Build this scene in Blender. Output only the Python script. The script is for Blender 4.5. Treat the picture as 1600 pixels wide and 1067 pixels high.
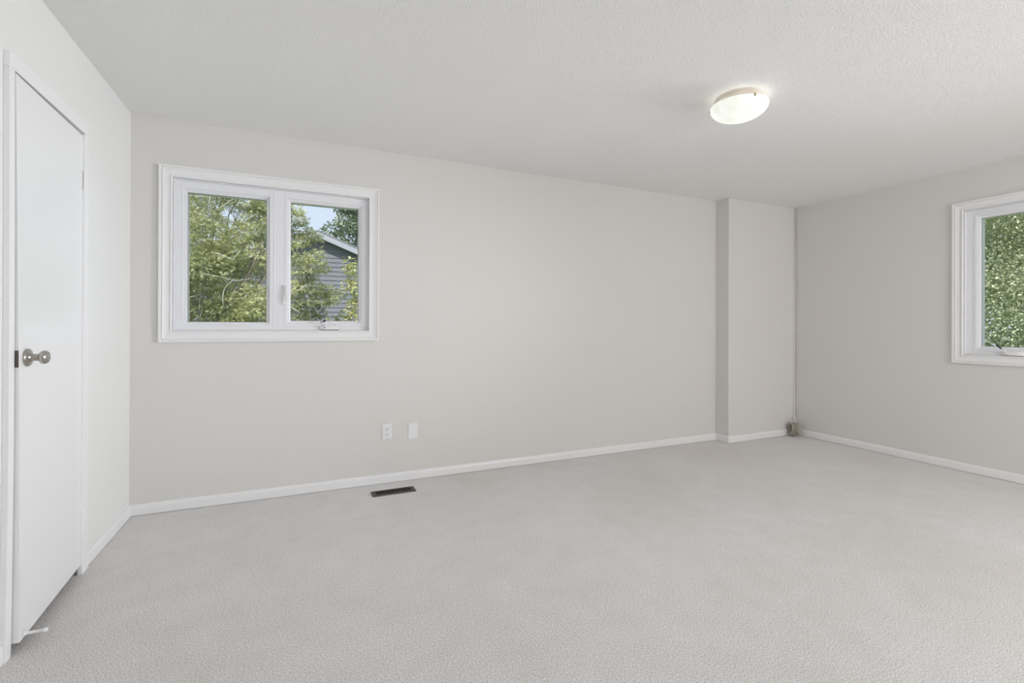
import bpy, bmesh, math, random
import numpy as np
from mathutils import Vector, Matrix, Euler

for o in list(bpy.data.objects): bpy.data.objects.remove(o, do_unlink=True)
C = bpy.context.scene.collection
S = bpy.context.scene
random.seed(7); rng = np.random.default_rng(7)
PI = math.pi

# ------------------------------------------------------------------ camera
cam_d = bpy.data.cameras.new('camera')
cam = bpy.data.objects.new('camera', cam_d); C.objects.link(cam)
rt = Vector((0.91132301, -0.41167789, 0.00341854)); up = Vector((-3.69076e-03, 1.33698e-04, 9.9999318e-01)); fw = Vector((0.41167553, 0.91132941, 0.00139756))
M = Matrix(((rt.x, up.x, -fw.x, 0.9270), (rt.y, up.y, -fw.y, -3.5632), (rt.z, up.z, -fw.z, 1.1626), (0, 0, 0, 1)))
cam.matrix_world = M
cam_d.sensor_width = 36; cam_d.sensor_fit = 'HORIZONTAL'
cam_d.lens = 740.113 / 1600 * 36
cam_d.shift_y = -26.1 / 1600
cam_d.clip_start = 0.02; cam_d.clip_end = 300
S.camera = cam

# ------------------------------------------------------------------ world, sun, fill lights, exposure
S.view_settings.view_transform = 'Standard'; S.view_settings.look = 'None'
S.view_settings.gamma = 1.0; S.view_settings.use_curve_mapping = False
S.view_settings.exposure = 0.0
S.cycles.max_bounces = 10; S.cycles.diffuse_bounces = 7; S.cycles.glossy_bounces = 4
S.cycles.transparent_max_bounces = 16; S.cycles.sample_clamp_indirect = 4.0
S.cycles.use_denoising = True

w = bpy.data.worlds.new('sky'); S.world = w; w.use_nodes = True
nt = w.node_tree; nt.nodes.clear()
sky = nt.nodes.new('ShaderNodeTexSky'); sky.sky_type = 'NISHITA'; sky.sun_disc = False
sky.sun_elevation = math.radians(50); sky.sun_rotation = math.radians(215); sky.air_density = 1.0; sky.dust_density = 2.0
wh = nt.nodes.new('ShaderNodeMixRGB'); wh.blend_type = 'MIX'; wh.inputs[0].default_value = 0.8; wh.inputs[2].default_value = (4.2, 4.6, 5.2, 1)
bg = nt.nodes.new('ShaderNodeBackground'); bg.inputs[1].default_value = 0.2
wo = nt.nodes.new('ShaderNodeOutputWorld')
nt.links.new(sky.outputs[0], wh.inputs[1]); nt.links.new(wh.outputs[0], bg.inputs[0]); nt.links.new(bg.outputs[0], wo.inputs[0])

def light(name, kind, energy, color, loc=(0, 0, 0), rot=(0, 0, 0), **kw):
    d = bpy.data.lights.new(name, kind); d.energy = energy; d.color = color
    for k, v in kw.items(): setattr(d, k, v)
    o = bpy.data.objects.new(name, d); C.objects.link(o); o.location = loc; o.rotation_euler = rot
    return o
sun = light('sun', 'SUN', 5.0, (1, .95, .86), angle=math.radians(.6))
sun.rotation_euler = Vector((-0.35, -0.75, 0.98)).to_track_quat('Z', 'Y').to_euler()
# added fill panel before the solid rear wall, standing in for daylight
light('fill_light_rear', 'AREA', 49, (1.0, .99, .985), (4.3, -5.15, 1.5), (math.radians(90), 0, 0), shape='RECTANGLE', size=1.8, size_y=1.4)
# two cooler fill panels added along the right-hand wall, out of view
light('fill_light_side', 'AREA', 12, (.95, .985, 1.05), (5.78, -3.9, 1.5), (0, math.radians(90), 0), shape='RECTANGLE', size=1.3, size_y=1.2, spread=math.radians(90))
o_ = light('fill_light_corner', 'AREA', 9.8, (.95, .985, 1.04), (5.72, -2.80, 1.5), shape='RECTANGLE', size=.9, size_y=1.2, spread=math.radians(50))
o_.rotation_euler = (Vector((5.72, -2.80, 1.5)) - Vector((0, -.6, 1.3))).to_track_quat('Z', 'Y').to_euler()

# ------------------------------------------------------------------ materials
def mat(name, col, rough=.5, metal=0., spec=.5, bump=None, coat=0., var=None, sub=None):
    m = bpy.data.materials.new(name); m.use_nodes = True
    n = m.node_tree.nodes; L = m.node_tree.links; b = n['Principled BSDF']
    b.inputs['Base Color'].default_value = (*col, 1); b.inputs['Roughness'].default_value = rough
    b.inputs['Metallic'].default_value = metal; b.inputs['Specular IOR Level'].default_value = spec
    b.inputs['Coat Weight'].default_value = coat; b.inputs['Coat Roughness'].default_value = .25
    tc = n.new('ShaderNodeTexCoord')
    if var:   # (scale, other colour, amount contrast)
        nz = n.new('ShaderNodeTexNoise'); nz.inputs['Scale'].default_value = var[0]; nz.inputs['Detail'].default_value = 3
        L.new(tc.outputs['Object'], nz.inputs['Vector'])
        r = n.new('ShaderNodeValToRGB'); r.color_ramp.elements[0].position = .5 - var[2]; r.color_ramp.elements[1].position = .5 + var[2]
        r.color_ramp.elements[0].color = (*col, 1); r.color_ramp.elements[1].color = (*var[1], 1)
        L.new(nz.outputs['Fac'], r.inputs[0]); L.new(r.outputs[0], b.inputs['Base Color'])
    if bump:  # (scale, strength, distance)
        nz = n.new('ShaderNodeTexNoise'); nz.inputs['Scale'].default_value = bump[0]; nz.inputs['Detail'].default_value = 2
        L.new(tc.outputs['Object'], nz.inputs['Vector'])
        bp = n.new('ShaderNodeBump'); bp.inputs['Strength'].default_value = bump[1]; bp.inputs['Distance'].default_value = bump[2]
        L.new(nz.outputs['Fac'], bp.inputs['Height']); L.new(bp.outputs[0], b.inputs['Normal'])
    return m

WALL = mat('wall_paint', (.735, .718, .695), .45, spec=.35, bump=(60, .12, .002))
CEIL = mat('stippled_ceiling', (.895, .895, .895), .9, spec=.1, bump=(135, .6, .005))
TRIM = mat('white_trim_paint', (.87, .87, .875), .3, spec=.5)
VINYL = mat('white_vinyl', (.84, .845, .87), .35, spec=.5)
DOORP = mat('gloss_door_paint', (.87, .875, .88), .30, spec=.6, bump=(6, .25, .004), coat=.4)
PLAST = mat('white_plastic', (.84, .84, .85), .3)
DARK = mat('black_slot', (.02, .02, .02), .7)
NICKEL = mat('brushed_nickel', (.46, .44, .40), .24, metal=1.)
SHADEG = mat('crank_shadow_grey', (.16, .155, .15), .5)  # colour of the shade painted under the window cranks
BRASSY = mat('tan_clip_metal', (.55, .42, .26), .35, metal=.6)
BLACKP = mat('black_grip', (.02, .03, .06), .3)
VENT = mat('brown_vent_metal', (.085, .070, .055), .45, metal=.3)
VOID = mat('duct_black', (.006, .005, .005), .9)
CORD = mat('beige_cord', (.47, .43, .37), .5, bump=(200, .3, .002))
CORDW = mat('painted_cord', (.76, .74, .715), .4)
PAN = mat('cream_lamp_pan', (.66, .60, .54), .4)
SIDING = mat('grey_siding', (.185, .195, .235), .6, var=(3, (.21, .22, .26), .3))
FASCIA = mat('pale_fascia', (.40, .42, .48), .5)
ROOF = mat('dark_shingles', (.16, .17, .20), .9, var=(20, (.24, .25, .28), .2), bump=(30, .5, .02))
BRICK = mat('outside_wall', (.5, .45, .42), .8)
BARK = mat('cedar_bark', (.50, .46, .42), .9, var=(9, (.30, .26, .23), .2), bump=(40, .5, .01))
BARK2 = mat('grey_bark', (.24, .21, .18), .9, var=(9, (.36, .33, .30), .2), bump=(30, .5, .01))
PALE = mat('pale_twig_bark', (.56, .53, .49), .8)
GRASS = mat('lawn', (.10, .20, .05), .9, var=(6, (.18, .28, .08), .2), bump=(40, .6, .03))

def carpet():
    m = bpy.data.materials.new('loop_carpet'); m.use_nodes = True
    n = m.node_tree.nodes; L = m.node_tree.links; b = n['Principled BSDF']
    b.inputs['Roughness'].default_value = 1; b.inputs['Specular IOR Level'].default_value = .05
    b.inputs['Sheen Weight'].default_value = .15; b.inputs['Sheen Roughness'].default_value = .6
    tc = n.new('ShaderNodeTexCoord')
    def noise(sc, det=2):
        z = n.new('ShaderNodeTexNoise'); z.inputs['Scale'].default_value = sc; z.inputs['Detail'].default_value = det
        L.new(tc.outputs['Object'], z.inputs['Vector']); return z
    big = noise(1.1, 3); mid = noise(7, 3); fine = noise(190, 4)
    r1 = n.new('ShaderNodeValToRGB'); e = r1.color_ramp.elements
    e[0].position = .35; e[0].color = (.80, .78, .76, 1); e[1].position = .65; e[1].color = (.845, .84, .84, 1)
    L.new(big.outputs['Fac'], r1.inputs[0])
    r2 = n.new('ShaderNodeValToRGB'); e = r2.color_ramp.elements
    e[0].position = .30; e[0].color = (.955, .95, .945, 1); e[1].position = .62; e[1].color = (1, 1, 1, 1)
    L.new(mid.outputs['Fac'], r2.inputs[0])
    r3 = n.new('ShaderNodeValToRGB'); e = r3.color_ramp.elements
    e[0].position = .30; e[0].color = (.60, .585, .57, 1); e[1].position = .68; e[1].color = (1.16, 1.16, 1.16, 1)
    L.new(fine.outputs['Fac'], r3.inputs[0])
    a = n.new('ShaderNodeMixRGB'); a.blend_type = 'MULTIPLY'; a.inputs[0].default_value = 1
    c = n.new('ShaderNodeMixRGB'); c.blend_type = 'MULTIPLY'; c.inputs[0].default_value = 1
    L.new(r1.outputs[0], a.inputs[1]); L.new(r2.outputs[0], a.inputs[2])
    L.new(a.outputs[0], c.inputs[1]); L.new(r3.outputs[0], c.inputs[2]); L.new(c.outputs[0], b.inputs['Base Color'])
    bp = n.new('ShaderNodeBump'); bp.inputs['Strength'].default_value = .6; bp.inputs['Distance'].default_value = .006
    L.new(fine.outputs['Fac'], bp.inputs['Height']); L.new(bp.outputs[0], b.inputs['Normal'])
    return m
CARPET = carpet()

def glass():
    m = bpy.data.materials.new('window_glass'); m.use_nodes = True
    n = m.node_tree.nodes; L = m.node_tree.links
    for x in list(n): n.remove(x)
    o = n.new('ShaderNodeOutputMaterial'); t = n.new('ShaderNodeBsdfTransparent'); g = n.new('ShaderNodeBsdfGlossy')
    t.inputs[0].default_value = (.95, .965, .97, 1); g.inputs['Roughness'].default_value = .01
    f = n.new('ShaderNodeFresnel'); f.inputs[0].default_value = 1.25; x = n.new('ShaderNodeMixShader')
    L.new(f.outputs[0], x.inputs[0]); L.new(t.outputs[0], x.inputs[1]); L.new(g.outputs[0], x.inputs[2]); L.new(x.outputs[0], o.inputs[0])
    return m
GLASS = glass()

def bowl_mat():
    m = bpy.data.materials.new('lit_alabaster_glass'); m.use_nodes = True
    n = m.node_tree.nodes; L = m.node_tree.links; b = n['Principled BSDF']
    b.inputs['Base Color'].default_value = (.42, .43, .40, 1); b.inputs['Roughness'].default_value = .15
    tc = n.new('ShaderNodeTexCoord'); z = n.new('ShaderNodeTexNoise'); z.inputs['Scale'].default_value = 9; z.inputs['Detail'].default_value = 4; z.inputs['Distortion'].default_value = 2
    r = n.new('ShaderNodeValToRGB'); e = r.color_ramp.elements
    e[0].position = .3; e[0].color = (.80, .84, .74, 1); e[1].position = .65; e[1].color = (1, 1, .97, 1)
    L.new(tc.outputs['Object'], z.inputs['Vector']); L.new(z.outputs['Fac'], r.inputs[0])
    L.new(r.outputs[0], b.inputs['Emission Color']); b.inputs['Emission Strength'].default_value = .78
    return m
BOWL = bowl_mat()

def leaf_mat(name, dark, light_, transl=.35):
    m = bpy.data.materials.new(name); m.use_nodes = True
    n = m.node_tree.nodes; L = m.node_tree.links
    for x in list(n): n.remove(x)
    o = n.new('ShaderNodeOutputMaterial'); d = n.new('ShaderNodeBsdfDiffuse'); t = n.new('ShaderNodeBsdfTranslucent'); g = n.new('ShaderNodeBsdfGlossy')
    g.inputs['Roughness'].default_value = .45; g.inputs[0].default_value = (.8, .85, .8, 1)
    at = n.new('ShaderNodeAttribute'); at.attribute_name = 'tint'
    r = n.new('ShaderNodeValToRGB'); e = r.color_ramp.elements
    e[0].color = (*dark, 1); e[1].color = (*light_, 1); e[0].position = .12; e[1].position = .92
    L.new(at.outputs['Fac'], r.inputs[0])
    L.new(r.outputs[0], d.inputs[0]); L.new(r.outputs[0], t.inputs[0])
    x = n.new('ShaderNodeMixShader'); x.inputs[0].default_value = transl
    y = n.new('ShaderNodeMixShader'); y.inputs[0].default_value = .08
    L.new(d.outputs[0], x.inputs[1]); L.new(t.outputs[0], x.inputs[2]); L.new(x.outputs[0], y.inputs[1]); L.new(g.outputs[0], y.inputs[2]); L.new(y.outputs[0], o.inputs[0])
    return m
CEDAR_L = leaf_mat('cedar_foliage', (.11, .16, .07), (.95, .95, .54))
MAPLE_L = leaf_mat('maple_leaves', (.16, .23, .16), (.46, .52, .36))
SAPL_L = leaf_mat('sapling_leaves', (.24, .32, .10), (.80, .76, .36))
ELM_L = leaf_mat('elm_leaves', (.26, .33, .20), (.78, .80, .54))

# ------------------------------------------------------------------ mesh helpers
def obj(name, bm, m, parent=None, smooth=False, bevel=0, kind=None, label=None, recalc=True):
    if recalc: bmesh.ops.recalc_face_normals(bm, faces=bm.faces)
    me = bpy.data.meshes.new(name); bm.to_mesh(me); bm.free()
    o = bpy.data.objects.new(name, me); C.objects.link(o); me.materials.append(m)
    if smooth:
        for p in me.polygons: p.use_smooth = True
    if bevel:
        b = o.modifiers.new('bevel', 'BEVEL'); b.width = bevel; b.segments = 2; b.limit_method = 'ANGLE'
    if parent: o.parent = parent; o.matrix_parent_inverse = parent.matrix_world.inverted()
    if kind: o['kind'] = kind
    if label: o['label'] = label
    return o
def empty(name, loc, rz=0, **props):
    o = bpy.data.objects.new(name, None); C.objects.link(o); o.location = loc; o.rotation_euler = (0, 0, rz)
    o.matrix_world = Matrix.Translation(loc) @ Matrix.Rotation(rz, 4, 'Z'); o.empty_display_size = .05
    for k, v in props.items(): o[k] = v
    return o
def tag(o, label, cat, group=None, kind=None):
    o['label'] = label; o['category'] = cat
    if group: o['group'] = group
    if kind: o['kind'] = kind
    return o
def box(bm, x0, x1, y0, y1, z0, z1):
    v = [bm.verts.new((x, y, z)) for x in (x0, x1) for y in (y0, y1) for z in (z0, z1)]
    for f in ((0, 1, 3, 2), (4, 6, 7, 5), (0, 4, 5, 1), (2, 3, 7, 6), (0, 2, 6, 4), (1, 5, 7, 3)): bm.faces.new([v[i] for i in f])
def bx(*a):
    bm = bmesh.new(); box(bm, *a); return bm
def hexa(bm, p):    # 8 corners: bottom 4 then top 4
    v = [bm.verts.new(q) for q in p]
    for f in ((0, 1, 2, 3), (7, 6, 5, 4), (0, 4, 5, 1), (1, 5, 6, 2), (2, 6, 7, 3), (3, 7, 4, 0)): bm.faces.new([v[i] for i in f])
def tube(bm, pts, r, seg=8, cap=True):
    pts = [Vector(p) for p in pts]; rs = r if isinstance(r, (list, tuple)) else [r] * len(pts)
    rings = []; prev = None
    for i, p in enumerate(pts):
        t = (pts[min(i + 1, len(pts) - 1)] - pts[max(i - 1, 0)]).normalized()
        if prev is None: n = t.orthogonal().normalized()
        else: n = (prev - t * prev.dot(t)).normalized()
        prev = n; b = t.cross(n)
        rings.append([bm.verts.new(p + (n * math.cos(a) + b * math.sin(a)) * rs[i]) for a in [2 * PI * k / seg for k in range(seg)]])
    for A, B in zip(rings, rings[1:]):
        for k in range(seg): bm.faces.new((A[k], A[(k + 1) % seg], B[(k + 1) % seg], B[k]))
    if cap: bm.faces.new(rings[0][::-1]); bm.faces.new(rings[-1])
def lathe(bm, prof, origin, axis='Z', seg=40):     # prof: (r, h)
    rings = []
    o = Vector(origin)
    for r, h in prof:
        ring = []
        for k in range(seg):
            a = 2 * PI * k / seg; c, s = r * math.cos(a), r * math.sin(a)
            ring.append(bm.verts.new(o + (Vector((c, s, h)) if axis == 'Z' else Vector((h, c, s)))))
        rings.append(ring)
    for A, B in zip(rings, rings[1:]):
        for k in range(seg): bm.faces.new((A[k], A[(k + 1) % seg], B[(k + 1) % seg], B[k]))
    if prof[0][0] > 1e-5: bm.faces.new(rings[0][::-1])
    if prof[-1][0] > 1e-5: bm.faces.new(rings[-1])
    bmesh.ops.remove_doubles(bm, verts=bm.verts, dist=1e-6)
def frame_sweep(bm, u0, u1, v0, v1, prof, mp):
    """mitred rectangular frame: prof = closed list of (out, h): out = distance outward from the inner rect, h = height off the wall; mp maps (u, v, h)->xyz"""
    rings = []
    for o_, h in prof:
        rings.append([bm.verts.new(mp(u, v, h)) for u, v in ((u0 - o_, v0 - o_), (u1 + o_, v0 - o_), (u1 + o_, v1 + o_), (u0 - o_, v1 + o_))])
    n = len(rings)
    for i in range(n):
        A, B = rings[i], rings[(i + 1) % n]
        for k in range(4): bm.faces.new((A[k], A[(k + 1) % 4], B[(k + 1) % 4], B[k]))
def copy_tree(o, parent=None):
    c = o.copy(); C.objects.link(c)
    if parent: c.parent = parent
    for ch in list(o.children): copy_tree(ch, c)
    return c

# ------------------------------------------------------------------ room shell
W, H, XB, D = 5.8265, 2.44, 4.8316, 0.1557
YF = -5.2
def structure(name, bm, m, **k): return obj(name, bm, m, kind='structure', **k)
structure('floor', bx(-.15, W + .15, YF - .15, .15, -.12, 0), CARPET)
structure('ceiling', bx(-.15, W + .15, YF - .15, .15, H, H + .12), CEIL)
# window openings (wall hole = inner edge of the casing)
BX0, BX1, BZ0, BZ1 = .2135, 1.3933, 1.1207, 2.0802
RY1, RY0, RZ0, RZ1 = -1.5789, -2.76, .9411, 2.0998
bm = bmesh.new()
box(bm, -.15, BX0, 0, .15, 0, H); box(bm, BX1, W + .15, 0, .15, 0, H)
box(bm, BX0, BX1, 0, .15, 0, BZ0); box(bm, BX0, BX1, 0, .15, BZ1, H)
structure('wall_back', bm, WALL)
structure('wall_chase', bx(XB, W, -D, 0, 0, H), WALL, bevel=.004)
bm = bmesh.new()
box(bm, W, W + .15, RY1, .15, 0, H); box(bm, W, W + .15, YF - .15, RY0, 0, H)
box(bm, W, W + .15, RY0, RY1, 0, RZ0); box(bm, W, W + .15, RY0, RY1, RZ1, H)
structure('wall_right', bm, WALL)
structure('wall_front', bx(-.15, W + .15, YF - .15, YF, 0, H), WALL)
DY0, DY1, DZ = -1.345, -.705, 2.065        # closet door opening
LWALL = mat('wall_paint_left_lit', (.84, .84, .83), .28, spec=.5, bump=(30, .10, .002))  # same wall paint, made lighter for the light this wall catches
bm = bmesh.new()
box(bm, -.15, 0, DY1, .15, 0, H); box(bm, -.15, 0, YF - .15, DY0, 0, H); box(bm, -.15, 0, DY0, DY1, DZ, H)
structure('wall_left', bm, LWALL)
structure('wall_closet', bx(-.20, -.15, DY0 - .1, DY1 + .1, 0, DZ + .1), WALL)

# baseboards
BP = [(0, 0), (.013, 0), (.013, .046), (.0105, .056), (.006, .0625), (0, .065)]
def baseboard(name, path, lift=.003):
    """path of floor points on the wall plane, room on the left-hand side of the direction of travel"""
    bm = bmesh.new(); P = [Vector(p) for p in path]; n = len(P)
    nor = [Vector((-(b - a).y, (b - a).x)).normalized() for a, b in zip(P, P[1:])]
    rings = []
    for i, p in enumerate(P):
        if i == 0: m = nor[0]
        elif i == n - 1: m = nor[-1]
        else:
            m = nor[i - 1] + nor[i]; m = m / m.dot(nor[i])
        rings.append([bm.verts.new((p.x + m.x * o_, p.y + m.y * o_, z + lift)) for o_, z in BP])
    for A, B in zip(rings, rings[1:]):
        for k in range(len(BP)): bm.faces.new((A[k], A[(k + 1) % len(BP)], B[(k + 1) % len(BP)], B[k]))
    bm.faces.new(rings[0]); bm.faces.new(rings[-1][::-1])
    structure(name, bm, TRIM)
baseboard('baseboard_back', [(W, -D), (XB, -D), (XB, 0), (0, 0)])
baseboard('baseboard_left', [(0, 0), (0, -.672)])
baseboard('baseboard_left_front', [(0, -1.372), (0, YF), (W, YF)], .0)
baseboard('baseboard_right', [(W, YF), (W, -D)])

# ------------------------------------------------------------------ windows
CAS = [(0, -.02), (0, .012), (.003, .0155), (.009, .016), (.012, .011), (.026, .0115), (.040, .0145), (.050, .0185), (.053, .0135), (.057, .0135), (.060, .0205), (.070, .0205), (.070, 0)]
def make_window(name, mp, u0, u1, v0, v1, panes, crank_u, lever_u, label):
    """mp(u, v, h): u along the wall, v up, h out of the wall into the room (negative = into the opening)"""
    root = empty(name, mp((u0 + u1) / 2, v0, 0), kind='structure', label=label)
    def P(n, b, m, par=root, **k): return obj(n, b, m, par, **k)
    mp0 = mp; mp = lambda u, v, h: mp0(u, v, h + (.010 if -.09 < h < .012 else 0))
    bm = bmesh.new(); frame_sweep(bm, u0, u1, v0, v1, CAS, mp0); P('casing', bm, TRIM)
    def ring(bm, a0, a1, b0, b1, t, h0, h1):      # rectangular ring of width t growing inwards from the rect
        frame_sweep(bm, a0 + t, a1 - t, b0 + t, b1 - t, [(0, h0), (0, h1), (t, h1), (t, h0)], mp)
    bm = bmesh.new()
    ring(bm, u0, u1, v0, v1, .006, -.14, -.012)   # jamb liner
    ring(bm, u0 + .006, u1 - .006, v0 + .006, v1 - .006, .045, -.13, -.034)
    # centre mullion
    ml, mr = panes[0][1] + .020, panes[1][0] - .020; um = (ml + mr) / 2 + (-.027 if panes[1][4] else .027)
    for a, b, h in ((ml, mr, -.0332), (um - .0035, um + .0035, -.031)):
        c = [mp(x, y, z) for z in (-.12, h) for x, y in ((a, v0 + .012), (b, v0 + .012), (b, v1 - .012), (a, v1 - .012))]
        hexa(bm, c)
    P('frame', bm, VINYL, bevel=.0015)
    for i, (a0, a1, b0, b1, oper) in enumerate(panes):
        # sash or stepped glazing bead round each pane
        bm = bmesh.new()
        s = .034 if oper else .026
        if oper:
            frame_sweep(bm, a0, a1, b0, b1, [(0, -.072), (0, -.052), (.006, -.048), (.008, -.042), (.018, -.040), (.020, -.031), (.036, -.031), (.040, -.0325), (.042, -.036), (.042, -.10), (.0, -.10)], mp)
        else:
            frame_sweep(bm, a0, a1, b0, b1, [(0, -.072), (0, -.054), (.006, -.054), (.006, -.046), (.012, -.046), (.012, -.040), (.020, -.040), (.020, -.033), (.0215, -.032), (.0235, -.032), (.0245, -.036), (.0245, -.10), (0, -.10)], mp)
        sash = P('sash', bm, VINYL)
        bm = bmesh.new(); hexa(bm, [mp(x, y, z) for z in (-.064, -.060) for x, y in ((a0 - .002, b0 - .002), (a1 + .002, b0 - .002), (a1 + .002, b1 + .002), (a0 - .002, b1 + .002))])
        obj('glass', bm, GLASS, sash)
        bm = bmesh.new(); frame_sweep(bm, a0, a1, b0, b1, [(-.0010, -.0605), (-.0010, -.0585), (.002, -.0585), (.002, -.0605)], mp)
        obj('gasket', bm, DARK, sash, label='thin black seal round the glass')
    # crank operator on the sill of the opening sash
    cu, s = crank_u
    v = v0 + .0125
    bm = bmesh.new()
    n = 12; prof = []
    for k in range(n + 1):
        a = PI * k / n; prof.append((cu - math.cos(a) * .062, .006 + .022 * math.sin(a) ** .8))
    lo = [bm.verts.new(mp(x, v - .004, -.030 + .002)) for x, h in prof]
    lo2 = [bm.verts.new(mp(x, v - .004, -.030 + h)) for x, h in prof]
    hi = [bm.verts.new(mp(x, v + .016 + .010 * math.sin(PI * k / n), -.030 + h * .55)) for k, (x, h) in enumerate(prof)]
    hi2 = [bm.verts.new(mp(x, v + .018 + .012 * math.sin(PI * k / n), -.030)) for k, (x, h) in enumerate(prof)]
    for A, B in ((lo, lo2), (lo2, hi), (hi, hi2)):
        for k in range(n): bm.faces.new((A[k], A[k + 1], B[k + 1], B[k]))
    bm.faces.new([lo[0], lo2[0], hi[0], hi2[0]]); bm.faces.new([lo[-1], hi2[-1], hi[-1], lo2[-1]])
    crank = P('crank', bm, PLAST, label='white folding crank cover')
    bm = bmesh.new(); hexa(bm, [mp(x, y, z) for z in (-.0335, -.012) for x, y in ((cu - .060, v - .0085), (cu + .060, v - .0085), (cu + .060, v - .004), (cu - .060, v - .004))])
    obj('crank_shadow', bm, SHADEG, crank, label='dark grey strip standing for the shadow under the crank cover')  # dark strip added as the shadow line below the cover
    bm = bmesh.new()
    q = [mp(cu - s * .030, v + .008, -.006), mp(cu - s * .032, v + .022, .004), mp(cu - s * .042, v + .036, .006), mp(cu - s * .058, v + .050, .006)] if s > 0 else \
        [mp(cu - .030, v + .008, -.006), mp(cu - .028, v + .026, .004), mp(cu - .030, v + .044, .008), mp(cu - .034, v + .052, .010)]
    tube(bm, q, [.0065, .006, .005, .0045], 10)
    obj('crank_arm', bm, PLAST, crank, smooth=True)
    bm = bmesh.new()
    if s > 0: tube(bm, [mp(cu - .052, v + .044, .0065), mp(cu - .064, v + .054, .0065), mp(cu - .082, v + .068, .0065)], [.0052, .0058, .005], 10)
    else:
        bmesh.ops.create_uvsphere(bm, u_segments=14, v_segments=9, radius=.009, matrix=Matrix.Translation(mp(cu - .034, v + .056, .012)))
        tube(bm, [mp(cu - .036, v + .052, .010), mp(cu - .062, v + .046, .004)], [.003, .002], 8)
    obj('crank_grip', bm, BLACKP, crank, smooth=True, label='black tip of the crank')
    # sash lock lever
    lu, lv = lever_u
    bm = bmesh.new(); hexa(bm, [mp(x, y, z) for z in (-.032, -.020) for x, y in ((lu - .011, lv - .075), (lu + .007, lv - .075), (lu + .007, lv + .06), (lu - .011, lv + .06))])
    lock = P('lock', bm, PLAST, bevel=.004)
    bm = bmesh.new(); tube(bm, [mp(lu + .006, lv + .05, -.018), mp(lu + .010, lv + .01, -.010), mp(lu + .016, lv - .03, -.004), mp(lu + .012, lv - .055, -.004)], [.004, .005, .005, .004], 8)
    obj('lever', bm, PLAST, lock, smooth=True)
    return root
mpB = lambda u, v, h: Vector((u, -h, v))
make_window('window_1', mpB, BX0, BX1, BZ0, BZ1, [(.2835, .7310, 1.1785, 2.0060, False), (.8795, 1.3270, 1.1900, 2.0060, True)], (1.130, -1), (.842, 1.375), 'white two pane window with cedar foliage behind it')
mpR = lambda u, v, h: Vector((W - h, -u, v))
rp = -RY1
make_window('window_2', mpR, rp, -RY0, RZ0, RZ1, [(rp + .0915, rp + .0915 + .4475, 1.0100, 2.0250, True), (rp + .67, rp + 1.11, 1.0000, 2.0250, False)], (rp + .285, 1), (rp + .58, 1.3), 'white window on the right wall with green leaves behind it')

# ------------------------------------------------------------------ closet door
door = empty('door_1', (0, -1.02, 0), kind='structure', label='white closet door, slightly ajar, with a round metal knob')
# casing (racked slightly towards the camera at its foot)
def cas_piece(p): 
    bm = bmesh.new(); hexa(bm, p); return bm
ct = .019
bm = bmesh.new()
def slat(ya0, ya1, yb0, yb1, z0, z1, x1):   # bottom y pair, top y pair
    hexa(bm, [(0, ya0, z0), (x1, ya0, z0), (x1, ya1, z0), (0, ya1, z0), (0, yb0, z1), (x1, yb0, z1), (x1, yb1, z1), (0, yb1, z1)])
CI = [(0., -1.3385, .037), (.2, -1.3330, .036), (.42, -1.3290, .034), (.72, -1.3248, .0335), (1.22, -1.3241, .033), (1.65, -1.3260, .032), (2.052, -1.3290, .031)]
rg = [[bm.verts.new(q) for q in ((0, y - w_, z), (ct, y - w_, z), (ct, y, z), (0, y, z))] for z, y, w_ in CI]
for A, B in zip(rg, rg[1:]):
    for k in range(4): bm.faces.new((A[k], A[(k + 1) % 4], B[(k + 1) % 4], B[k]))
bm.faces.new(rg[0]); bm.faces.new(rg[-1][::-1])
slat(-.742, -.672, -.722, -.684, 0.0, 2.052, ct)
hexa(bm, [(0, -1.360, 2.052), (ct, -1.360, 2.052), (ct, -.684, 2.052), (0, -.684, 2.052), (0, -1.360, 2.108), (ct, -1.360, 2.108), (ct, -.684, 2.108), (0, -.684, 2.108)])
obj('casing', bm, TRIM, door, bevel=.002)
bm = bmesh.new()
box(bm, -.14, .0, DY0, -1.331, 0, DZ); box(bm, -.14, .0, -.722, DY1, 0, DZ); box(bm, -.14, .0, -1.331, -.722, 2.050, DZ)
box(bm, -.055, -.043, -1.331, -1.318, 0, 2.05); box(bm, -.055, -.043, -.735, -.722, 0, 2.05); box(bm, -.055, -.043, -1.318, -.735, 2.038, 2.05)
obj('jamb', bm, TRIM, door, bevel=.0015)
# slab, warped: hinge side near the jamb, latch side proud at the foot
def slab_pt(s, z):   # s 0 latch .. 1 hinge -> front x,y
    t = z / 2.04
    xl = .040 * (1 - t) + .0205 * t; yl = float(np.interp(z, [c[0] for c in CI], [c[1] for c in CI])) + .0025
    xh = .010 * (1 - t) + .006 * t; yh = -.7375 * (1 - t) + -.7195 * t
    return xl + (xh - xl) * s, yl + (yh - yl) * s
bm = bmesh.new(); NZ, NS = 16, 6
F = [[bm.verts.new((*slab_pt(i / NS, .042 + (2.043 - .042) * j / NZ), .042 + (2.043 - .042) * j / NZ)) for i in range(NS + 1)] for j in range(NZ + 1)]
Bk = [[bm.verts.new((v.co.x - .034, v.co.y + (.003 if i == 0 else 0), v.co.z)) for i, v in enumerate(r)] for r in F]
for j in range(NZ):
    for i in range(NS):
        bm.faces.new((F[j][i], F[j][i + 1], F[j + 1][i + 1], F[j + 1][i])); bm.faces.new((Bk[j][i], Bk[j + 1][i], Bk[j + 1][i + 1], Bk[j][i + 1]))
    bm.faces.new((F[j][0], F[j + 1][0], Bk[j + 1][0], Bk[j][0])); bm.faces.new((F[j][NS], Bk[j][NS], Bk[j + 1][NS], F[j + 1][NS]))
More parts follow.
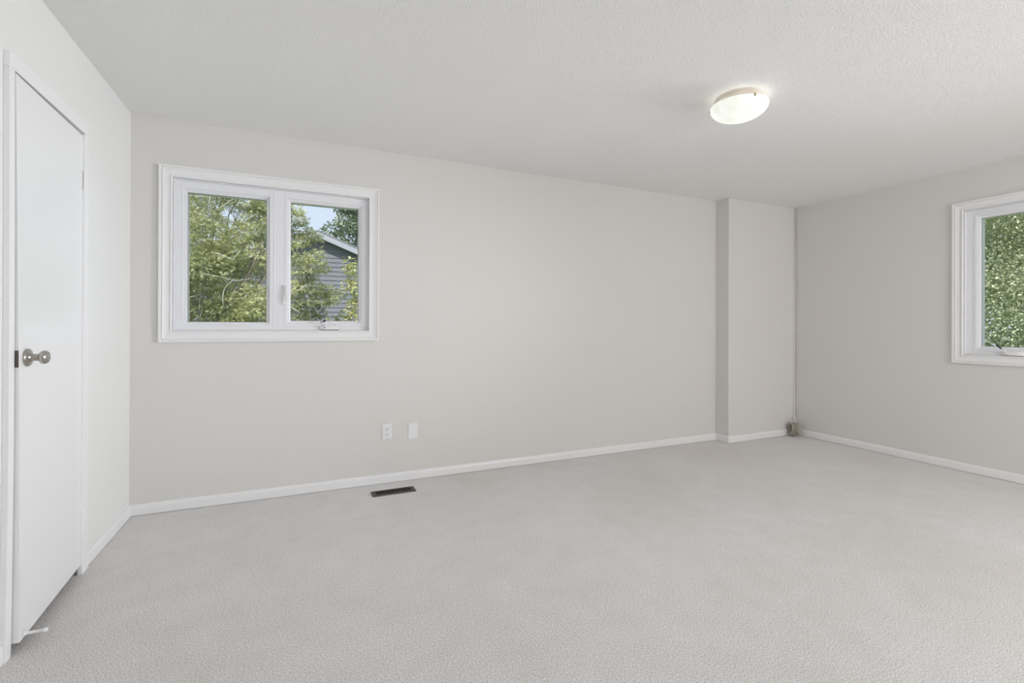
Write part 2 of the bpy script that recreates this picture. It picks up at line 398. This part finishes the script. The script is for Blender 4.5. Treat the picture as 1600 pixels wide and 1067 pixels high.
for i in range(NS):
    bm.faces.new((F[0][i], Bk[0][i], Bk[0][i + 1], F[0][i + 1])); bm.faces.new((F[NZ][i], F[NZ][i + 1], Bk[NZ][i + 1], Bk[NZ][i]))
obj('slab', bm, DOORP, door, bevel=.0015)
kx, ky, kz = .0295, -1.268, 1.040
bm = bmesh.new()
lathe(bm, [(0, 0), (.0325, 0), (.0325, .004), (.030, .007), (.019, .010), (.0135, .016), (.0125, .022), (.0125, .029), (.0095, .0300), (.0100, .0345), (.0135, .0350), (.0190, .0370), (.0235, .0415), (.0252, .0475), (.0238, .0535), (.0190, .0590), (.010, .0620), (0, .0625)], (kx, ky, kz), 'X', 40)
obj('knob', bm, NICKEL, door, smooth=True, label='round brushed nickel knob')
x_, y_ = slab_pt(0, 1.04)
obj('latch_plate', bx(x_ - .020, x_ - .0015, y_ - .0012, y_ + .004, 1.008, 1.068), mat('dark_latch', (.12, .10, .09), .4, metal=.6), door, label='dark latch plate on the door edge')
for z0 in (1.795, .215):
    bm = bmesh.new(); tube(bm, [(.0165, -.7235, z0), (.0165, -.7235, z0 + .078)], .0062, 12)
    for k in range(1, 4): tube(bm, [(.0165, -.7235, z0 + k * .0195 - .0006), (.0165, -.7235, z0 + k * .0195 + .0006)], .0068, 12)
    tube(bm, [(.0165, -.7235, z0 - .006), (.0165, -.7235, z0)], .0045, 10); tube(bm, [(.0165, -.7235, z0 + .078), (.0165, -.7235, z0 + .084)], .0045, 10)
    box(bm, .0068, .0095, -.752, -.726, z0 + .002, z0 + .076)
    obj('hinge', bm, TRIM, door, label='painted hinge')
# rigid door stop near the foot of the slab
sx, sy = slab_pt(.05, .06)
bm = bmesh.new(); lathe(bm, [(0, 0), (.012, 0), (.012, .003), (.007, .007), (.0055, .010), (.0055, .050), (.0072, .051), (.0078, .055), (.0078, .062), (.006, .065), (0, .065)], (0, 0, 0), 'X', 18)
bmesh.ops.transform(bm, verts=bm.verts, matrix=Matrix.Translation((sx - .001, sy + .002, .056)) @ Matrix.Rotation(.10, 4, 'Y') @ Matrix.Rotation(.12, 4, 'Z'))
obj('door_stop', bm, PLAST, door, smooth=True, label='white door stop rod')

# ------------------------------------------------------------------ ceiling light
lc = Vector((3.176, -1.666, H))
lamp = empty('ceiling_light', lc, label='round flush-mount ceiling lamp with glowing white glass bowl', category='ceiling light')
bm = bmesh.new(); lathe(bm, [(0, 0), (.124, 0), (.124, -.006), (.121, -.009), (.121, -.019), (.117, -.022), (.117, -.034), (.112, -.040), (0, -.040)], lc, 'Z', 64)
obj('lamp_pan', bm, PAN, lamp, smooth=False, label='cream stepped metal pan against the ceiling')
bm = bmesh.new(); R0 = .150; dep = .074; pr = []
for k in range(15):
    a = PI / 2 * k / 14; pr.append((R0 * math.sin(a), -.0475 - dep * math.cos(a) ** 1.0))
pr2 = [(r * .985, h + .004) for r, h in reversed(pr)]
lathe(bm, pr + pr2, lc, 'Z', 64)
obj('glass_bowl', bm, BOWL, lamp, smooth=True)
for a in (130.4, -109.6, 10.4):
    r = math.radians(a); c = Vector((math.cos(r), math.sin(r), 0)); t = Vector((-c.y, c.x, 0))
    bm = bmesh.new()
    pth = [lc + c * .114 + Vector((0, 0, -.030)), lc + c * .138 + Vector((0, 0, -.041)), lc + c * .1535 + Vector((0, 0, -.043)), lc + c * .1545 + Vector((0, 0, -.053)), lc + c * .1485 + Vector((0, 0, -.057))]
    for A, B in zip(pth, pth[1:]):
        n_ = (B - A).cross(t).normalized() * .0012
        hexa(bm, [A - t * .005 - n_, A + t * .005 - n_, A + t * .005 + n_, A - t * .005 + n_, B - t * .005 - n_, B + t * .005 - n_, B + t * .005 + n_, B - t * .005 + n_])
    obj('clip', bm, BRASSY, lamp, label='tan metal clip')
# the bulbs under the pan
for dx in (-.06, .06):
    bm = bmesh.new(); bmesh.ops.create_uvsphere(bm, u_segments=16, v_segments=10, radius=.022, matrix=Matrix.Translation(lc + Vector((dx, 0, -.075))))
    me = mat('bulb_glow', (1, 1, 1)); me.node_tree.nodes['Principled BSDF'].inputs['Emission Color'].default_value = (1, .86, .72, 1); me.node_tree.nodes['Principled BSDF'].inputs['Emission Strength'].default_value = 2
    obj('bulb', bm, me, lamp, smooth=True)
for k in range(8):
    a = 2 * PI * k / 8
    l = light('bulb_light', 'POINT', .012, (1, .88, .78), lc + Vector((.136 * math.cos(a), .136 * math.sin(a), -.062)), shadow_soft_size=.008)
    l.parent = lamp; l.matrix_parent_inverse = lamp.matrix_world.inverted()

# ------------------------------------------------------------------ outlet and blank plate
def plate_bm(w_, h_, d=.006):
    bm = bmesh.new(); a, b = w_ / 2, h_ / 2; c = .004
    lo = [bm.verts.new((x, 0, z)) for x, z in ((-a, -b), (a, -b), (a, b), (-a, b))]
    m_ = [bm.verts.new((x, -d * .5, z)) for x, z in ((-a, -b), (a, -b), (a, b), (-a, b))]
    hi = [bm.verts.new((x, -d, z)) for x, z in ((-a + c, -b + c), (a - c, -b + c), (a - c, b - c), (-a + c, b - c))]
    for A, B in ((lo, m_), (m_, hi)):
        for k in range(4): bm.faces.new((A[k], A[(k + 1) % 4], B[(k + 1) % 4], B[k]))
    bm.faces.new(hi); bm.faces.new(lo[::-1]); return bm
out = empty('power_outlet', (1.5268, 0, .3765), label='white duplex power outlet on the wall below the two pane window', category='power outlet')
def loc(bm, v): bmesh.ops.transform(bm, verts=bm.verts, matrix=Matrix.Translation(v)); return bm
O = Vector((1.5268, 0, .3765))
obj('plate', loc(plate_bm(.070, .117), O), PLAST, out)
for dz in (.0205, -.0205):
    bm = bmesh.new(); n = 20; ring = []
    for k in range(n):
        a = 2 * PI * k / n; ring.append((max(-.0145, min(.0145, .0175 * math.cos(a))), .0145 * math.sin(a)))
    A = [bm.verts.new(O + Vector((x, -.005, z + dz))) for x, z in ring]; B = [bm.verts.new(O + Vector((x, -.0078, z + dz))) for x, z in ring]
    for k in range(n): bm.faces.new((A[k], A[(k + 1) % n], B[(k + 1) % n], B[k]))
    bm.faces.new(B); bm.faces.new(A[::-1])
    rc = obj('receptacle', bm, PLAST, out)
    bm = bmesh.new()
    for sx_ in (-.0065, .0065): box(bm, O.x + sx_ - .0013, O.x + sx_ + .0013, -.0083, -.0070, O.z + dz, O.z + dz + .009)
    tube(bm, [(O.x, -.0070, O.z + dz - .007), (O.x, -.0083, O.z + dz - .007)], .0027, 10)
    obj('slots', bm, DARK, rc, label='dark plug slots')
bm = bmesh.new(); tube(bm, [O + Vector((0, -.005, 0)), O + Vector((0, -.0072, 0))], .003, 10); obj('screw', bm, PLAST, out)
P2 = Vector((1.7170, 0, .3628))
bl = empty('wall_plate', P2, label='blank white wall plate to the right of the power outlet', category='wall plate')
obj('plate', loc(plate_bm(.070, .117, .007), P2), PLAST, bl)
for dz in (.042, -.042):
    bm = bmesh.new(); tube(bm, [P2 + Vector((0, -.006, dz)), P2 + Vector((0, -.0078, dz))], .0028, 10); obj('screw', bm, PLAST, bl)

# ------------------------------------------------------------------ floor vent
vx0, vx1, vy0, vy1 = 1.390, 1.686, -.266, -.164
vent = empty('floor_vent', ((vx0 + vx1) / 2, (vy0 + vy1) / 2, 0), label='dark brown metal floor vent grille set in the carpet', category='floor vent')
bm = bmesh.new(); b_ = .022; z0, z1 = .0, .0062
box(bm, vx0, vx0 + b_ + .004, vy0, vy1, z0, z1); box(bm, vx1 - b_ - .004, vx1, vy0, vy1, z0, z1)
box(bm, vx0 + b_ + .004, vx1 - b_ - .004, vy0, vy0 + b_ - .004, z0, z1); box(bm, vx0 + b_ + .004, vx1 - b_ - .004, vy1 - b_ + .008, vy1, z0, z1)
obj('vent_frame', bm, VENT, vent, bevel=.002)
obj('duct', bx(vx0 + .02, vx1 - .02, vy0 + .015, vy1 - .012, .0003, .0012), VOID, vent, label='black duct opening')
ns = 17
for k in range(ns):
    x = vx0 + .026 + (vx1 - vx0 - .052) * (k + .5) / ns
    obj('slat', bx(x - .0017, x + .0017, vy0 + .020, vy1 - .015, .0012, .0050), VENT, vent)

# ------------------------------------------------------------------ corner cable with coil
cab = empty('coiled_cable', (5.72, -.24, 0), label='beige cable coiled on the carpet in the far corner, its end running up the wall', category='cable')
bm = bmesh.new()
cx, cy, cz = 5.712, -.228, .080
ax = Vector((.80, -.34, 0)).normalized()       # coil axis, roughly along the view of the corner
pts = []; N = 420; turns = 13
side = Vector((-ax.y, ax.x, 0))
for k in range(N + 1):
    t = k / N; a = 2 * PI * turns * t
    ph = 2.1 * math.sin(5.3 * t * 2 + 1)
    rr = .055 + .011 * math.sin(a * .29 + 1.2) + .003 * math.sin(a * 1.37)
    o_ = ax * (-.040 + .072 * t + .012 * math.sin(a * .61 + ph)) 
    p = Vector((cx, cy, cz)) + o_ + side * (rr * .80 * math.cos(a) + .010 * math.sin(a * .23)) + Vector((0, 0, rr * math.sin(a)))
    p.z = max(p.z, .0065); pts.append(p)
tube(bm, pts, .0058, 8)
obj('coil', bm, CORD, cab, smooth=True)
bm = bmesh.new(); tube(bm, [pts[-1], (5.775, -.20, .15), (W - .030, -D - .010, .20), (W - .020, -D - .0058, .30), (W - .018, -D - .0056, 1.2), (W - .018, -D - .0056, H - .002)], .0062, 10)
obj('riser', bm, CORDW, cab, smooth=True, label='cable end painted over in the wall corner')

# ------------------------------------------------------------------ outside: ground, neighbour house, trees
GZ = -3.0
g = structure('ground', bx(-40, 45, -40, 60, GZ - .2, GZ), GRASS)
structure('outside_wall_base', bx(-.15, W + .15, YF - .15, .15, GZ, -.121), BRICK)

def house():
    r = empty('neighbour_house', (1.37, 9.2, GZ), label='grey sided house with a gabled roof behind the cedar', category='house')
    X, Y = 1.37, 9.0; hw = 4.2; zr = 3.30; pitch = .395
    rise = lambda x: zr - pitch * abs(x - X)
    bm = bmesh.new(); bh = .112; n = int((zr - GZ) / bh)
    for k in range(n + 1):
        z0 = GZ + k * bh; z1 = z0 + bh
        if z0 > zr - .02: break
        hx0 = min(hw, (zr - z0) / pitch); hx1 = max(0.0, min(hw, (zr - z1) / pitch))
        a = [bm.verts.new(p) for p in ((X - hx0, Y - .014, z0), (X + hx0, Y - .014, z0), (X + hx1, Y, z1), (X - hx1, Y, z1))] if hx1 > .01 else [bm.verts.new(p) for p in ((X - hx0, Y - .014, z0), (X + hx0, Y - .014, z0), (X, Y, zr))]
        bm.faces.new(a)
        c = [bm.verts.new(p) for p in ((X - hx0, Y - .014, z0), (X + hx0, Y - .014, z0), (X + hx0, Y + .004, z0 - .001), (X - hx0, Y + .004, z0 - .001))]; bm.faces.new(c)
    ze = zr - pitch * hw
    box(bm, X - hw, X + hw, Y + .02, Y + 8, GZ, ze)
    obj('siding', bm, SIDING, r, recalc=False)
    bm = bmesh.new(); ov = .20
    for s in (-1, 1):
        e = hw + .45
        p = [(X, Y - ov, zr + .06), (X + s * e, Y - ov, zr + .06 - pitch * e), (X + s * e, Y + 8.3, zr + .06 - pitch * e), (X, Y + 8.3, zr + .06)]
        hexa(bm, p + [(a, b, c + .10) for a, b, c in p])
    obj('roof', bm, ROOF, r)
    bm = bmesh.new()
    for s in (-1, 1):
        e = hw + .45
        p = [(X, Y - ov - .03, zr - .03), (X + s * e, Y - ov - .03, zr - .03 - pitch * e), (X + s * e, Y - ov, zr - .03 - pitch * e), (X, Y - ov, zr - .03)]
        hexa(bm, p + [(a, b, c + .125) for a, b, c in p])
        q = [(X, Y - ov, zr + .0), (X + s * e, Y - ov, zr - pitch * e), (X + s * e, Y + .01, zr - pitch * e), (X, Y + .01, zr)]
        hexa(bm, q + [(a, b, c + .05) for a, b, c in q])
    obj('fascia', bm, FASCIA, r)
house()

def foliage(name, centres, radii, per, size, tmpl, m, parent, seed, droop=.3, flat=.5, tint_bias=0., squash=.75):
    """centres: (n,3) clump centres, radii (n,), per = leaves per unit clump; tmpl = (verts, faces) of one spray in its own xy plane"""
    g_ = np.random.default_rng(seed)
    tv, tf = np.array(tmpl[0], float), np.array(tmpl[1], int)
    cen, rad, clump, szs = [], [], [], []
    for i, (c, r) in enumerate(zip(centres, radii)):
        pi_ = per[i] if hasattr(per, '__len__') else per
        n = max(4, int(pi_ * (r ** 2)))
        d = g_.normal(size=(n, 3)); d /= np.linalg.norm(d, axis=1)[:, None]
        rr = r * (0.35 + .65 * g_.random(n) ** .6)
        q = d * rr[:, None]; q[:, 2] *= squash; q[:, 2] -= .25 * r * (np.hypot(q[:, 0], q[:, 1]) / r) ** 2 * (squash < .7)
        cen.append(np.array(c) + q); rad.append(d); szs.append(np.full(n, size[i] if hasattr(size, '__len__') else size)); clump.append(np.full(n, g_.random()))
    cen = np.concatenate(cen); rad = np.concatenate(rad); clump = np.concatenate(clump); n = len(cen)
    # spray frame: x axis = outward with droop, z (normal) leaning upward/outward, random
    xa = rad + g_.normal(size=(n, 3)) * .45; xa[:, 2] -= droop; xa /= np.linalg.norm(xa, axis=1)[:, None]
    up_ = np.array([0, 0, 1.]) * flat + rad * .6 + g_.normal(size=(n, 3)) * .55
    ya = np.cross(up_, xa); ya /= np.linalg.norm(ya, axis=1)[:, None] + 1e-9
    za = np.cross(xa, ya)
    s = np.concatenate(szs) * (.6 + .8 * g_.random(n))
    V = cen[:, None, :] + s[:, None, None] * (tv[None, :, 0:1] * xa[:, None, :] + tv[None, :, 1:2] * ya[:, None, :] + tv[None, :, 2:3] * za[:, None, :])
    nv = len(tv); Fc = (tf[None] + (np.arange(n) * nv)[:, None, None]).reshape(-1, tf.shape[1])
    me = bpy.data.meshes.new(name)
    me.vertices.add(n * nv); me.vertices.foreach_set('co', V.reshape(-1).astype(np.float32))
    k = tf.shape[1]; nf = len(Fc)
    me.loops.add(nf * k); me.loops.foreach_set('vertex_index', Fc.reshape(-1).astype(np.int32))
    me.polygons.add(nf); me.polygons.foreach_set('loop_start', (np.arange(nf) * k).astype(np.int32))
    me.update(calc_edges=True)
    t = .0 + .50 * clump + .22 * g_.random(n); m_ = len(tf)
    t = np.clip(np.repeat(t, m_) + .45 * g_.random(n * m_) ** 1.5 + tint_bias, 0, 1)
    at = me.attributes.new('tint', 'FLOAT', 'FACE'); at.data.foreach_set('value', t.astype(np.float32))
    me.materials.append(m)
    o = bpy.data.objects.new(name, me); C.objects.link(o)
    if parent: o.parent = parent; o.matrix_parent_inverse = parent.matrix_world.inverted()
    return o

def spray_tmpl():      # feathery flat cedar spray: a rib with side scales
    v, f = [], []
    def strip(x0, y0, x1, y1, w_, z=0):   # one thin scale
        d = np.array([x1 - x0, y1 - y0]); L_ = np.hypot(*d); nrm = np.array([-d[1], d[0]]) / L_ * w_
        b = len(v); v.extend([(x0 - nrm[0] * .5, y0 - nrm[1] * .5, z), (x0 + d[0] * .6 - nrm[0], y0 + d[1] * .6 - nrm[1], z + .02), (x1, y1, z - .03), (x0 + d[0] * .6 + nrm[0], y0 + d[1] * .6 + nrm[1], z + .02)]); f.append((b, b + 1, b + 2, b + 3))
    strip(0, 0, 1, 0, .05)
    for x, l in ((.18, .42), (.40, .40), (.62, .30)):
        for s in (-1, 1): strip(x, 0, x + l * .75, s * l * .75, .05)
    return v, f
def leaf_tmpl():
    return [(0, 0, 0), (.35, -.32, .06), (.75, -.22, .04), (1, 0, -.08), (.75, .22, .04), (.35, .32, .06)], [(0, 1, 2, 3), (0, 3, 4, 5)]
SPRAY, LEAF = spray_tmpl(), leaf_tmpl()

def wander(a, b, n, amp, g_):
    a, b = Vector(a), Vector(b); L_ = (b - a).length; P = []; off = Vector((0, 0, 0))
    for k in range(n + 1):
        t = k / n; off = off * .8 + Vector(g_.normal(size=3)) * amp * L_ * .35
        P.append(a.lerp(b, t) + off * math.sin(PI * min(1, t * 1.0)) + Vector((0, 0, -.12 * L_ * math.sin(PI * t))))
    return P
def tree(name, label, cat, base, top, r0, clumps, radii, per, size, tmpl, lm, bark, seed, group=None, limbs=40, limb_r=.022, droop=.3, flat=.5, tint=0., twigs=0, extra=(), squash=.75):
    g_ = np.random.default_rng(seed)
    root = empty(name, base, label=label, category=cat)
    if group: root['group'] = group
    base, top = Vector(base), Vector(top)
    bm = bmesh.new(); tr = wander(base, top, 12, .02, g_); tube(bm, tr, [r0 * (1 - .85 * k / 12) for k in range(13)], 10)
    obj('trunk', bm, bark, root, smooth=True)
    idx = g_.permutation(len(clumps))[:limbs]
    bm = bmesh.new()
    for i in idx:
        c = Vector(clumps[i]); zt = c.z - .25 * (Vector((c.x - base.x, c.y - base.y, 0)).length) - .1
        t = min(.97, max(.05, (zt - base.z) / (top.z - base.z)))
        a = tr[int(t * 12)]
        P = wander(a, c, 8, .05, g_); tube(bm, P, [limb_r * (1 - .8 * k / 8) for k in range(9)], 6)
        for q in range(twigs):
            k = int(g_.integers(3, 8)); e = P[k] + Vector(g_.normal(size=3)) * radii[i] * .9
            tube(bm, wander(P[k], e, 4, .08, g_), [limb_r * .35 * (1 - .7 * j / 4) for j in range(5)], 5)
    obj('branches', bm, bark, root, smooth=True)
    for P in extra:
        bm = bmesh.new(); n_ = len(P) - 1; Q = []
        for k in range(n_ * 4 + 1):     # smooth curve through the points
            i = min(k // 4, n_ - 1); u = k / 4 - i; a0, a1, a2, a3 = [Vector(P[max(0, min(n_, i + d))]) for d in (-1, 0, 1, 2)]
            Q.append(.5 * ((2 * a1) + (a2 - a0) * u + (2 * a0 - 5 * a1 + 4 * a2 - a3) * u * u + (3 * a1 - a0 - 3 * a2 + a3) * u ** 3))
        tube(bm, Q, [.0062 * (1 - .6 * k / len(Q)) for k in range(len(Q))], 6); obj('twig', bm, PALE, root, smooth=True, label='pale grey bare twig')
    foliage('foliage', clumps, radii, per, size, tmpl, lm, root, seed + 5, droop, flat, tint, squash)
    return root

def ell(n, c, r, g_, shell=.55):
    d = g_.normal(size=(n, 3)); d /= np.linalg.norm(d, axis=1)[:, None]
    return np.array(c) + d * (shell + (1 - shell) * g_.random(n) ** .5)[:, None] * np.array(r)

# cedar close outside the two pane window
g1 = np.random.default_rng(11)
cl = []; rd = []
def add(c, r): cl.append(c); rd.append(r)
A = ell(210, (-.75, 3.5, 1.3), (1.35, 1.1, 3.4), g1, .45)
for p in A:
    # leave the gaps through which the grey siding shows
    add(tuple(p), .20 + .12 * g1.random())
cl = [c for c in cl]; 
keepc, keepr = [], []
for c, r in zip(cl, rd):
    if c[0] > .62 and c[1] > 2.2: continue
    keepc.append(c); keepr.append(r)
cl, rd = keepc, keepr
# boughs that reach across the right pane: (x, y, z, r)
for q in [(.74, 2.9, 2.62, .13), (.88, 2.9, 2.60, .12), (.90, 3.0, 2.50, .14), (.95, 3.0, 2.36, .15), (1.06, 2.95, 2.30, .11), (1.14, 2.9, 2.26, .08), (.86, 3.1, 2.25, .13), (.97, 2.9, 2.20, .09), (.84, 2.9, 2.15, .07),
          (.88, 2.8, 1.96, .10), (.98, 2.9, 2.00, .11), (1.08, 2.9, 2.03, .10), (1.16, 2.8, 1.98, .10), (1.12, 2.95, 1.90, .12), (1.22, 2.9, 1.88, .09), (1.16, 2.8, 2.10, .05), (1.00, 3.0, 1.88, .10), (.90, 2.8, 1.84, .11), (1.02, 3.1, 1.78, .11), (1.10, 3.0, 1.80, .07),
          (.88, 2.8, 1.62, .13), (1.00, 2.9, 1.62, .14), (1.14, 2.8, 1.62, .13), (1.26, 2.9, 1.60, .13), (1.36, 2.8, 1.55, .11), (1.30, 2.9, 1.48, .10), (1.16, 2.8, 1.48, .13), (1.02, 2.8, 1.46, .14), (.88, 2.9, 1.44, .14), (.90, 2.8, 1.28, .15), (1.04, 2.9, 1.28, .14), (1.16, 2.9, 1.32, .10), (1.20, 2.8, 1.10, .13), (1.0, 2.8, 1.08, .16), (.86, 2.7, 1.02, .15),
          (.55, 2.9, 2.60, .17), (.45, 2.8, 2.40, .18), (.60, 2.9, 2.30, .16), (.50, 2.9, 2.05, .17), (.62, 3.0, 1.95, .15), (.60, 2.8, 1.55, .14), (.45, 2.9, 1.30, .18), (.62, 2.9, 1.22, .16), (.30, 2.8, 1.20, .18), (.62, 3.0, 2.78, .2)]:
    add(q[:3], q[3])
gf = np.random.default_rng(77)
for k in range(95):
    c = (gf.uniform(-.65, .66), gf.uniform(2.75, 3.7), gf.uniform(.8, 3.1))
    add(c, gf.uniform(.15, .26))
# (bent pale twigs reach out of the front of the crown)
TW = [[(-.45, 2.7, 2.42), (-.20, 2.62, 2.40), (.02, 2.6, 2.36), (.12, 2.62, 2.30), (.30, 2.7, 2.40)], [(-.40, 2.7, 2.05), (-.28, 2.6, 2.24), (-.12, 2.6, 2.30), (.0, 2.7, 2.34)],
      [(-.1, 2.75, 1.74), (.10, 2.6, 1.70), (.26, 2.58, 1.66), (.36, 2.6, 1.67), (.45, 2.8, 1.72)], [(.26, 2.58, 1.66), (.19, 2.57, 1.58), (.165, 2.56, 1.48), (.17, 2.57, 1.38), (.19, 2.65, 1.33)],
      [(-.5, 2.7, 1.46), (-.30, 2.6, 1.42), (-.16, 2.65, 1.46), (-.05, 2.8, 1.52)], [(-.05, 2.7, 2.75), (.03, 2.62, 2.62), (.02, 2.6, 2.5)], [(.0, 2.8, 1.98), (.12, 2.6, 1.95), (.24, 2.62, 1.90), (.30, 2.7, 1.99)],
      [(.05, 2.8, 2.46), (.28, 2.65, 2.62), (.42, 2.7, 2.80)], [(.80, 2.8, 1.50), (.92, 2.66, 1.57), (1.02, 2.7, 1.63), (1.2, 2.85, 1.66)], [(.84, 2.8, 1.38), (.93, 2.68, 1.32), (1.0, 2.8, 1.22)], [(.84, 2.85, 2.40), (.96, 2.7, 2.46), (1.06, 2.8, 2.44)]]
near = [(-.7 < c[0] < 1.6 and .8 < c[2] < 3.1 and c[1] < 3.9) for c in cl]
tree('cedar_tree', 'tall yellow-green cedar filling the left pane of the two pane window', 'tree', (-.55, 3.6, GZ), (-.45, 3.5, 4.9), .13, cl, rd, [(15000 if c[0] > .68 else 6500) if q else 1200 for c, q in zip(cl, near)], [.044 if q else .11 for q in near], SPRAY, CEDAR_L, BARK, 3, limbs=120, limb_r=.018, droop=.25, flat=1.0, twigs=2, extra=TW, squash=.5)

# yellow-green sapling in front of the house, right edge of the right pane
cs = [(1.56, 3.3, 2.02, .10), (1.62, 3.2, 1.93, .12), (1.54, 3.2, 1.90, .07), (1.66, 3.3, 1.78, .13), (1.56, 3.2, 1.70, .11), (1.68, 3.2, 1.60, .11), (1.58, 3.3, 1.52, .07), (1.66, 3.3, 1.40, .13), (1.55, 3.3, 1.34, .08), (1.62, 3.2, 1.22, .14), (1.48, 3.3, 1.22, .11), (1.36, 3.3, 1.22, .10), (1.42, 3.2, 1.10, .13), (1.8, 3.3, 1.5, .2), (1.85, 3.4, 1.1, .22), (1.6, 3.3, .8, .25), (1.9, 3.4, 1.8, .14), (1.5, 3.3, .4, .2)]
tree('young_maple', 'slender yellow-green sapling right of the cedar, in front of the grey house siding', 'tree', (1.75, 3.45, GZ), (1.68, 3.3, 1.95), .03, [c[:3] for c in cs], [c[3] for c in cs], 5200, .042, LEAF, SAPL_L, BARK2, 21, limbs=18, limb_r=.008, droop=.35, flat=.7, twigs=1)

# big leafy tree behind the house roof
g2 = np.random.default_rng(5)
cb = ell(150, (5.8, 23, 6.3), (3.3, 2.6, 4.4), g2, .35)
cb = np.concatenate([cb, ell(30, (3.7, 22, 8.0), (1.4, 1.2, .9), g2, .3)])
tree('roadside_maple', 'dark green maple rising behind the grey house roof', 'tree', (6.0, 23, GZ), (5.9, 23, 9.2), .26, cb, list(.42 + .30 * g2.random(len(cb))), 800, .13, LEAF, MAPLE_L, BARK2, 31, limbs=60, limb_r=.05, droop=.2)
cb = ell(60, (.0, 30, 3.0), (3.5, 1.8, 2.6), g2, .3)
tree('distant_tree', 'small far green tree just above the ridge of the grey house', 'tree', (.0, 30, GZ), (.0, 30, 5.2), .2, cb, list(.5 + .3 * g2.random(len(cb))), 120, .28, LEAF, MAPLE_L, BARK2, 41, limbs=30, limb_r=.05)

# trees outside the right window
g3 = np.random.default_rng(9)
cb = ell(430, (11.4, -.6, 1.6), (2.0, 3.2, 3.4), g3, .25)
tree('leafy_elm', 'broad light green elm filling the window on the right wall', 'tree', (11.6, -.6, GZ), (11.6, -.6, 4.8), .18, cb, list(.34 + .22 * g3.random(len(cb))), [3600 if (c[0] < 11.4 and -2.6 < c[1] < 1.3 and .1 < c[2] < 3.7) else 900 for c in cb], [.036 if (c[0] < 11.4 and -2.6 < c[1] < 1.3 and .1 < c[2] < 3.7) else .07 for c in cb], LEAF, ELM_L, BARK2, 51, limbs=50, limb_r=.014)
cb = ell(150, (17.5, 3.0, 2.0), (2.6, 4.2, 4.4), g3, .3)
tree('back_elm', 'darker green tree standing behind the broad light green elm', 'tree', (17.6, 3, GZ), (17.6, 3, 5.2), .2, cb, list(.5 + .3 * g3.random(len(cb))), 150, .2, LEAF, MAPLE_L, BARK2, 61, limbs=50, limb_r=.05)
